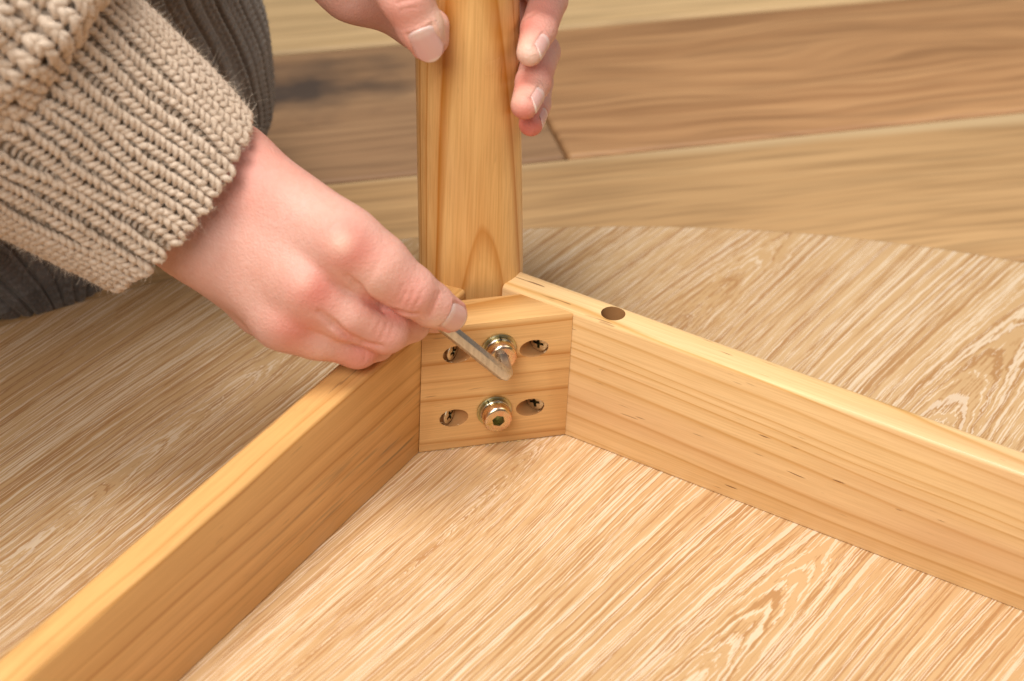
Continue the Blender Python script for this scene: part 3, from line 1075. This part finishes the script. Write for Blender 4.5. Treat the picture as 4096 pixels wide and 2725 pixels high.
crease_r = [((-42.45, -37.33, 97.65), (-45.28, -39.15, 94.03), 0.7, -0.35), ((-40.09, -37.94, 97.76), (-42.57, -40.19, 93.68), 0.6, -0.28), ((-37.85, -37.48, 94.04), (-40.81, -40.30, 92.49), 0.6, -0.25),
            ((-50.57, -44.83, 91.10), (-52.77, -47.22, 86.94), 0.7, -0.3), ((-48.36, -44.80, 90.27), (-50.40, -47.66, 87.28), 0.6, -0.25),
            ((-56.17, -40.86, 78.63), (-57.58, -42.80, 75.40), 0.7, -0.25), ((-30.82, -36.39, 94.85), (-35.08, -41.26, 89.95), 1.0, -0.4), ((-31.87, -35.77, 95.27), (-36.13, -40.65, 90.37), 0.7, -0.2),
            ((-44.96, -41.68, 102.90), (-48.20, -44.21, 98.14), 0.8, -0.22), ((-37.76, -41.63, 100.59), (-40.67, -44.44, 97.32), 0.6, -0.2), ((-52.05, -41.64, 89.66), (-54.38, -43.84, 85.71), 0.7, -0.22),
            ((-50.21, -27.47, 102.88), (-54.44, -29.62, 98.25), 1.4, -0.18)]
nails_r = [(idx_pts[3][0], idx_pts[4][0], (0.390, -0.915, 0.101), 9.6, 1.6, 13.0)]
make_hand("hand", fl, hand, person, "hand with back turned up and fingers closed on the hex key", flush_r, pale_r, crease_r, nails_r)

# --- left hand, steadying the leg
thu = [((-47.49, 66.84, 195.21), 15.0), ((-39.45, 31.91, 188.80), 11.0), ((-32.42, 15.00, 178.82), 8.6), ((-28.04, 12.72, 168.70), 7.4), ((-25.33, 12.36, 162.30), 6.2)]
fa = [((13.94, 81.86, 159.97), 9.5), ((24.85, 65.12, 158.76), 8.2), ((25.06, 43.90, 157.60), 6.7), ((16.73, 25.45, 156.86), 6.2), ((10.33, 13.06, 154.74), 4.6)]
fb = [((6.67, 76.39, 146.07), 9.5), ((20.57, 60.83, 140.68), 8.0), ((22.23, 39.38, 139.79), 6.5), ((13.82, 18.94, 139.77), 6.1), ((7.64, 6.86, 138.16), 4.8)]
fc = [((4.51, 72.32, 132.64), 8.5), ((17.65, 59.73, 127.53), 7.0), ((22.57, 43.86, 125.14), 5.6), ((17.81, 27.92, 125.77), 5.2), ((12.98, 16.07, 125.02), 4.3)]
fi = [((17.06, 91.05, 180.83), 9.5), ((28.26, 73.11, 181.57), 8.2), ((28.60, 51.53, 183.46), 6.8), ((20.86, 33.21, 183.14), 6.2), ((14.43, 24.36, 182.38), 4.8)]
fl = Flesh(np.array((-13.27, 54.50, 165.66)) - (80, 75, 70), np.array((-13.27, 54.50, 165.66)) + (70, 75, 75), VOX)
palm = fl.empty()
for a, b, ra, rb in (((-70.49, 107.64, 189.78), (-50.23, 90.85, 166.01), 17, 16.5), ((-50.23, 90.85, 166.01), (-34.03, 85.39, 149.25), 16.5, 13.5), ((-34.03, 85.39, 149.25), (-7.31, 86.99, 130.64), 13.5, 11), ((-51.84, 91.74, 184.07), (-2.27, 101.92, 165.38), 17, 14),
                     ((-7.31, 86.99, 130.64), fc[0][0], 11, 9), ((-14.32, 96.67, 144.66), fb[0][0], 12, 10), ((-10.28, 101.23, 156.01), fa[0][0], 12, 10), ((-2.27, 101.92, 165.38), fi[0][0], 12, 10)):
    fl.cone(palm, a, b, ra, rb, 8)
fingers = fl.empty()
for pts in (fi, fa, fb, fc):
    fingers = smin(fingers, fl.chain(pts, 1.4), 0.25)
hand = smin(palm, fingers, 4)
hand = smin(hand, fl.chain(thu, 3.0), 4)
fl.cone(hand, (-21.83, 21.23, 163.66), (-21.57, 19.32, 159.39), 6.0, 5.2, 4)
flush_l = [((-26.31, 7.23, 160.09), 6, 0.6), ((11.76, 21.75, 160.27), 6, 0.6), ((3.90, 2.31, 137.41), 7, 0.9), ((8.22, 11.33, 144.54), 6, 0.6), ((10.60, 10.98, 124.06), 8, 1.0), ((20.44, 34.07, 159.71), 9, 0.4), ((-35.14, 5.20, 176.49), 10, 0.35), ((20.13, 20.89, 141.47), 8, 0.4)]
pale_l = [((6.15, 11.52, 157.95), 6, 0.7), ((2.58, 3.89, 142.54), 5, 0.6), ((-20.32, 11.65, 168.54), 8, 0.8), ((7.51, 4.94, 156.42), 6, 0.6), ((12.05, 5.45, 143.22), 6, 0.4)]
crease_l = [((-37.09, 6.54, 181.04), (-30.04, 5.89, 182.95), 0.7, -0.35), ((-36.46, 5.96, 178.75), (-31.57, 5.20, 179.65), 0.6, -0.25), ((-37.98, 9.20, 182.60), (-30.27, 8.21, 184.31), 0.6, -0.25), ((15.10, 27.19, 162.09), (12.64, 26.95, 160.78), 0.8, -0.4)]
nails_l = [(thu[3][0], thu[4][0], (-0.317, -0.778, 0.542), 9.8, -3.2, 11.4),
           (fa[3][0], fa[4][0], (0.454, -0.882, 0.128), 7.4, 7.0, 16.2),
           (fb[3][0], fb[4][0], (0.501, -0.859, 0.106), 7.4, 6.6, 16.0),
           (fc[3][0], fc[4][0], (0.734, -0.677, 0.061), 6.2, 5.5, 13.8)]
make_hand("hand", fl, hand, person, "hand gripping the round table leg, thumb in front", flush_l, pale_l, crease_l, nails_l)


# ------------------------------------------------------------------ knitted sleeve
def catmull(P, n):
    P = np.array(P, float)
    P = np.vstack([2 * P[0] - P[1], P, 2 * P[-1] - P[-2]])
    out = []
    m = len(P) - 3
    for q in np.linspace(0, m, n):
        i = min(int(q), m - 1)
        t = q - i
        a, b, c, d = P[i:i + 4]
        out.append(0.5 * (2 * b + (c - a) * t + (2 * a - 5 * b + 4 * c - d) * t * t + (3 * b - a - 3 * c + d) * t ** 3))
    return np.array(out)


class Tube:
    """surface of an arm or leg: (s in mm along, theta) -> point, normal"""

    def __init__(self, pts, wide, thick, widedir, ns=120, nt=180, lump=None):
        C = catmull(pts, ns)
        seg = np.linalg.norm(np.diff(C, axis=0), axis=1)
        self.len = np.r_[0, np.cumsum(seg)]
        T = np.gradient(C, axis=0)
        T /= np.linalg.norm(T, axis=1)[:, None]
        wd = np.array(widedir, float)
        A = wd - (T @ wd)[:, None] * T
        A /= np.linalg.norm(A, axis=1)[:, None]
        B = np.cross(T, A)
        q = np.linspace(0, 1, ns)
        w = np.interp(q, np.linspace(0, 1, len(wide)), wide)
        th_ = np.interp(q, np.linspace(0, 1, len(thick)), thick)
        th = np.linspace(0, 2 * np.pi, nt, endpoint=False)
        k = np.ones((ns, nt))
        if lump is not None:
            k = lump(self.len[:, None], th[None, :])
        self.P = C[:, None, :] + A[:, None, :] * (w[:, None] * np.cos(th) * k)[..., None] + B[:, None, :] * (th_[:, None] * np.sin(th) * k)[..., None]
        ds = np.gradient(self.P, axis=0)
        dt = (np.roll(self.P, -1, 1) - np.roll(self.P, 1, 1))
        N = np.cross(dt, ds)
        N /= np.maximum(np.linalg.norm(N, axis=2), 1e-9)[..., None]
        out = ((self.P - C[:, None, :]) * N).sum(-1).mean()
        self.N = N if out > 0 else -N
        self.S = ds / np.linalg.norm(ds, axis=2)[..., None]
        self.ns, self.nt = ns, nt

    def at(self, s, th):
        i = np.interp(s, self.len, np.arange(self.ns))
        j = (th / (2 * np.pi)) % 1.0 * self.nt
        i0 = np.clip(np.floor(i).astype(int), 0, self.ns - 2)
        j0 = np.floor(j).astype(int) % self.nt
        j1 = (j0 + 1) % self.nt
        a, b = (i - i0)[..., None], (j - np.floor(j))[..., None]
        r = []
        for G in (self.P, self.N):
            r.append(G[i0, j0] * (1 - a) * (1 - b) + G[i0 + 1, j0] * a * (1 - b) + G[i0, j1] * (1 - a) * b + G[i0 + 1, j1] * a * b)
        n = r[1] / np.maximum(np.linalg.norm(r[1], axis=-1), 1e-9)[..., None]
        return r[0], n


def strands(tube, S, TH, HN, RAD, nside=7):
    """S, TH, HN, RAD: (count, k) strand centre lines in tube coordinates -> one mesh"""
    P, N = tube.at(S, TH)
    P = P + N * HN[..., None]
    T = np.gradient(P, axis=1)
    T /= np.maximum(np.linalg.norm(T, axis=2), 1e-9)[..., None]
    U = N - (N * T).sum(-1)[..., None] * T
    U /= np.maximum(np.linalg.norm(U, axis=2), 1e-9)[..., None]
    W = np.cross(T, U)
    a = np.linspace(0, 2 * np.pi, nside, endpoint=False)
    R = RAD[..., None, None]
    V = P[:, :, None, :] + R * (U[:, :, None, :] * np.cos(a)[None, None, :, None] + W[:, :, None, :] * np.sin(a)[None, None, :, None])
    cnt, k = S.shape
    base = np.arange(cnt)[:, None, None] * (k * nside)
    i = np.arange(k - 1)[None, :, None] * nside
    j = np.arange(nside)[None, None, :]
    jn = (j + 1) % nside
    F = np.stack(np.broadcast_arrays(base + i + j, base + i + jn, base + i + nside + jn, base + i + nside + j), -1).reshape(-1, 4)
    ply = (np.arange(k)[None, :, None] / (k - 1) * 2.6 + (np.arange(nside) / nside)[None, None, :]) * np.ones((cnt, 1, 1))
    return V.reshape(-1, 3), F, ply.reshape(-1)


def knit(name, tube, s0fun, s1, ncol, row, rad, rib, parent, fill=0.5, jitter=0.10):
    """columns of V stitches; rib > 0 sinks the gap between columns and lays purl bars in it"""
    S, TH, HN, RD = [], [], [], []
    S2, T2, H2, R2 = [], [], [], []
    cw = 2 * math.pi / ncol
    k = 8
    u = np.linspace(0, 1, k)
    for c in range(ncol):
        thc = (c + 0.5) * cw
        w1, w2 = random.uniform(0, 6.28), random.uniform(0.05, 0.11)
        thc += cw * 0.16 * math.sin(5 * thc + 1.3)
        s0 = s0fun(thc)
        n = int((s1 - s0) / row)
        ph = random.random() * 0.6
        for r in range(n):
            sb = s0 + (r + ph) * row
            jt = random.uniform(-1, 1) * jitter
            for sd in (-1, 1):
                lean = (0.05 + 0.23 * np.sin(u * math.pi * 0.62)) * fill * 2
                wob = random.uniform(-.02, .02)
                S.append(sb + row * (1.75 * u - 0.35) + jt * row + random.uniform(-.08, .08) * row)
                TH.append(thc + cw * 0.13 * math.sin(sb * w2 + w1) + sd * (lean + wob) * cw * random.uniform(.85, 1.12))
                HN.append(rad * (0.10 + 1.15 * np.sin(u * math.pi) ** 0.8) + rib * 0.5 + random.uniform(-.12, .12) * rad)
                RD.append(rad * (0.50 + 0.50 * np.sin(np.clip(u * 1.05, 0, 1) * math.pi) ** 0.7) * random.uniform(.9, 1.1))
            if rib:
                thg = thc - 0.5 * cw
                v = np.linspace(-1, 1, k)
                S2.append(np.full(k, sb) + row * 0.35 * (1 - v ** 2) + random.uniform(-.15, .15) * row)
                T2.append(thg + v * cw * 0.24)
                H2.append(rad * 0.55 * (1 - v ** 2) - rib * 0.9 + np.abs(v) * rib * 0.5)
                R2.append(np.full(k, rad * 0.62))
    if S2:
        S += S2
        TH += T2
        HN += H2
        RD += R2
    V, F, ply = strands(tube, np.array(S), np.array(TH), np.array(HN), np.array(RD))
    me = from_arrays(name, V / 1000.0, F)
    attr(me, 'ply', ply)
    o = link(name, me, M_WOOL, parent)
    o['kind'] = 'stuff'
    return o, np.array(S), np.array(TH), np.array(HN)


def fuzz(name, tube, S, TH, HN, count, parent, length=(1.5, 4.5), wid=0.045, up=0.5, mat=None):
    i = RNG.integers(0, len(S), count)
    j = RNG.integers(1, S.shape[1] - 1, count)
    P, N = tube.at(S[i, j], TH[i, j])
    P = P + N * (HN[i, j] + 0.6)[:, None]
    D = RNG.normal(size=(count, 3))
    D /= np.linalg.norm(D, axis=1)[:, None]
    D = D * (1 - up * .6) + N * up
    D /= np.linalg.norm(D, axis=1)[:, None]
    L = RNG.uniform(*length, count)[:, None]
    curl = RNG.normal(size=(count, 3)) * 0.45
    side = np.cross(D, RNG.normal(size=(count, 3)))
    side /= np.linalg.norm(side, axis=1)[:, None]
    V = []
    K = 4
    for q in range(K + 1):
        t = q / K
        c = P + D * L * t + curl * L * t * t
        w = wid * (1 - 0.75 * t)
        V += [c - side * w, c + side * w]
    V = np.stack(V, 1).reshape(-1, 3)
    b = np.arange(count)[:, None] * (2 * (K + 1))
    F = np.concatenate([np.stack([b[:, 0] + 2 * q, b[:, 0] + 2 * q + 1, b[:, 0] + 2 * q + 3, b[:, 0] + 2 * q + 2], 1) for q in range(K)])
    o = link(name, from_arrays(name, V / 1000.0, F), mat or M_FUZZ, parent)
    o['kind'] = 'stuff'
    return o


def tube_shell(name, tube, mat, parent, s0fun=None, inset=1.2, thick=1.8, disp=None):
    """cloth backing of the knit with a real inner side"""
    ns, nt = tube.ns, tube.nt
    th = np.linspace(0, 2 * np.pi, nt, endpoint=False)
    ss = np.linspace(0, 1, ns)
    s0 = np.array([s0fun(t) if s0fun else 0.0 for t in th])
    SS = s0[None, :] + (tube.len[-1] - s0)[None, :] * ss[:, None]
    P, N = tube.at(SS, np.broadcast_to(th, SS.shape))
    d = disp(SS, th[None, :]) if disp is not None else 0
    O = P + N * (np.zeros_like(SS) - inset + d)[..., None]
    I = P - N * (inset + thick)
    V = np.concatenate([O.reshape(-1, 3), I.reshape(-1, 3)])
    i, j = np.meshgrid(np.arange(ns - 1), np.arange(nt), indexing='ij')
    jn = (j + 1) % nt
    q = np.stack([i * nt + j, i * nt + jn, (i + 1) * nt + jn, (i + 1) * nt + j], -1).reshape(-1, 4)
    n0 = ns * nt
    j = np.arange(nt)
    jn = (j + 1) % nt
    rim = np.stack([j, jn, jn + n0, j + n0], 1)
    F = np.concatenate([q, q[:, ::-1] + n0, rim[:, ::-1]])
    me = from_arrays(name, V / 1000.0, F)
    attr(me, 'ply', np.zeros(len(V)))
    return link(name, me, mat, parent)


def ribs(amp, ncol, seed):
    def f(s, t):
        # ribs of uneven width that wander, with the stitches showing along each
        q = t * ncol / (2 * np.pi)
        q = q + 0.28 * np.sin(q * 0.9 + seed) + 0.22 * np.sin(s * 0.035 + q * 0.31 + seed) + 0.06 * np.sin(s * 0.16 + q)
        p = q % 1.0
        k = np.floor(q)
        a = amp * (0.75 + 0.35 * np.sin(k * 2.7 + seed) + 0.2 * np.sin(s * 0.05 + k * 1.9))
        g = np.exp(-((p - 0.5) / (0.13 + 0.04 * np.sin(k * 1.3))) ** 2)
        st = 0.22 * amp * np.sin(s * 2.0 + np.abs(p - 0.5) * 5 + k * 2.1) * (1 - g)
        return a * (1 - 1.7 * g) + st
    return f


cuff = Tube([(-109.35, 10.76, 110.99), (-125.84, 14.09, 126.46), (-145.50, 15.47, 144.98), (-165.19, 14.66, 163.98), (-185.44, 13.83, 182.71)],
            [35.2, 39, 42.5, 45, 47], [27, 28, 30, 33, 36], (-0.679, -0.293, -0.673), ns=140, nt=200)
sleeve = tube_shell("sweater_sleeve", cuff, M_WOOL_SHADE, person, lambda t: 1.0)
sleeve['label'] = "beige chunky ribbed knit sleeve with a loose cuff"
o, S, TH, HN = knit("knit_rib", cuff, lambda t: 0.8 * math.sin(3 * t), cuff.len[-1] - 2, 32, 2.9, 1.2, 1.0, sleeve, fill=0.56)
fuzz("yarn_fuzz", cuff, S, TH, HN, 70000, sleeve, (0.7, 2.2), 0.09, 0.22)
fuzz("yarn_fuzz", cuff, S, TH, HN, 5000, sleeve, (2.5, 5.5), 0.035, 0.6)


def lump(s, t):
    e = np.clip(s / 14.0, 0, 1)
    roll = np.sqrt(1 - (1 - e) ** 2) * 0.30 + 0.70
    return roll * (1 + 0.05 * np.sin(3 * t + s * 0.09) + 0.035 * np.sin(5 * t - s * 0.16 + 1) + 0.03 * np.sin(s * 0.35 + 2 * t))


body = Tube([(-156.43, 13.46, 169.30), (-169.30, 14.15, 182.59), (-182.91, 14.87, 195.63), (-203.50, 15.85, 213.23), (-290.0, -55.0, 245.0), (-400.0, 10.0, 395.0), (-420.0, 150.0, 520.0)], [47, 52, 54, 58, 66, 72, 80], [36, 42, 44, 50, 60, 68, 76], (-0.679, -0.293, -0.673), ns=220, nt=520, lump=lump)  # elbow and upper arm are unseen, bent this way to shade the tabletop
o2 = tube_shell("sleeve_fold", body, M_WOOL, sleeve, disp=ribs(0.9, 52, 1.1))
o, S, TH, HN = knit("knit_fold", body, lambda t: 0.5, 95, 52, 3.9, 1.6, 0.0, sleeve, fill=0.8, jitter=0.2)
fuzz("yarn_fuzz", body, S, TH, HN, 40000, sleeve, (0.8, 2.8), 0.08, 0.3)


# the other sleeve, out of the picture, round the wrist of the hand on the leg
other = Tube([(-59.96, 98.24, 177.54), (-76.01, 110.76, 195.36), (-190.0, 110.0, 300.0), (-290.0, 165.0, 400.0), (-395.0, 180.0, 520.0)], [34, 40, 52, 62, 74], [30, 36, 50, 60, 70], (0.3, 0.2, 0.9), ns=120, nt=160)
o2 = tube_shell("sweater_sleeve", other, M_WOOL_SHADE, person, lambda t: 1.0)
o, S, TH, HN = knit("knit_rib", other, lambda t: 0.5, 80, 32, 2.9, 1.2, 1.0, o2, fill=0.56)
tube_shell("sleeve_fold", Tube([(-81.23, 115.71, 200.10), (-190.0, 110.0, 300.0), (-290.0, 165.0, 400.0), (-395.0, 180.0, 520.0)], [52, 58, 66, 78], [48, 55, 64, 74], (0.3, 0.2, 0.9), ns=160, nt=480), M_WOOL, o2, disp=ribs(0.9, 48, 0.4))

# the sweater's trunk, unseen beside the table, added to shade the tabletop
trunk = Tube([(-430.0, 300.0, 40.0), (-440.0, 280.0, 200.0), (-440.0, 240.0, 380.0), (-430.0, 190.0, 520.0), (-425.0, 170.0, 590.0)], [120, 135, 140, 120, 60], [105, 110, 115, 100, 50], (0.5, 0.85, 0), ns=140, nt=560)
tube_shell("sweater_trunk_unseen", trunk, M_WOOL, sleeve, disp=ribs(0.9, 80, 0.4))

# ------------------------------------------------------------------ knitted trousers behind
thigh = Tube([(-139.17, 202.04, 152.58), (-119.14, 207.54, 98.27), (-100.86, 213.15, 52.15), (-89.43, 216.67, 17.89), (-86.13, 213.82, -2.18), (-85.84, 211.13, -9.26)], [66, 62, 58, 48, 30, 4], [62, 58, 54, 44, 26, 4], (0.928, 0.004, 0.374), ns=300, nt=760)
trousers = tube_shell("trousers", thigh, M_TROUSER, person, disp=ribs(1.2, 48, 0.7), inset=0.5)
trousers['label'] = "dark brown ribbed knit trousers of the kneeling person"
shin = Tube([(-212.73, 182.81, 44.53), (-188.01, 182.89, 19.54), (-167.45, 180.29, -2.04), (-151.92, 171.81, -19.75), (-144.64, 164.89, -33.35), (-142.72, 161.84, -40.27)], [58, 54, 48, 40, 26, 4], [50, 46, 42, 36, 22, 4], (0.762, 0.222, 0.608), ns=260, nt=680)
sh = tube_shell("trouser_leg", shin, M_TROUSER, trousers, disp=ribs(1.2, 42, 2.9), inset=0.5)
for tb in (thigh, shin):
    n = 7000
    S = RNG.uniform(0, tb.len[-1] * 0.95, (n, 4))
    TH = RNG.uniform(0, 2 * np.pi, (n, 4))
    fuzz("trouser_fuzz", tb, S, TH, np.zeros((n, 4)), n, trousers, (0.6, 1.8), 0.06, 0.2, mat=M_TROUSER)
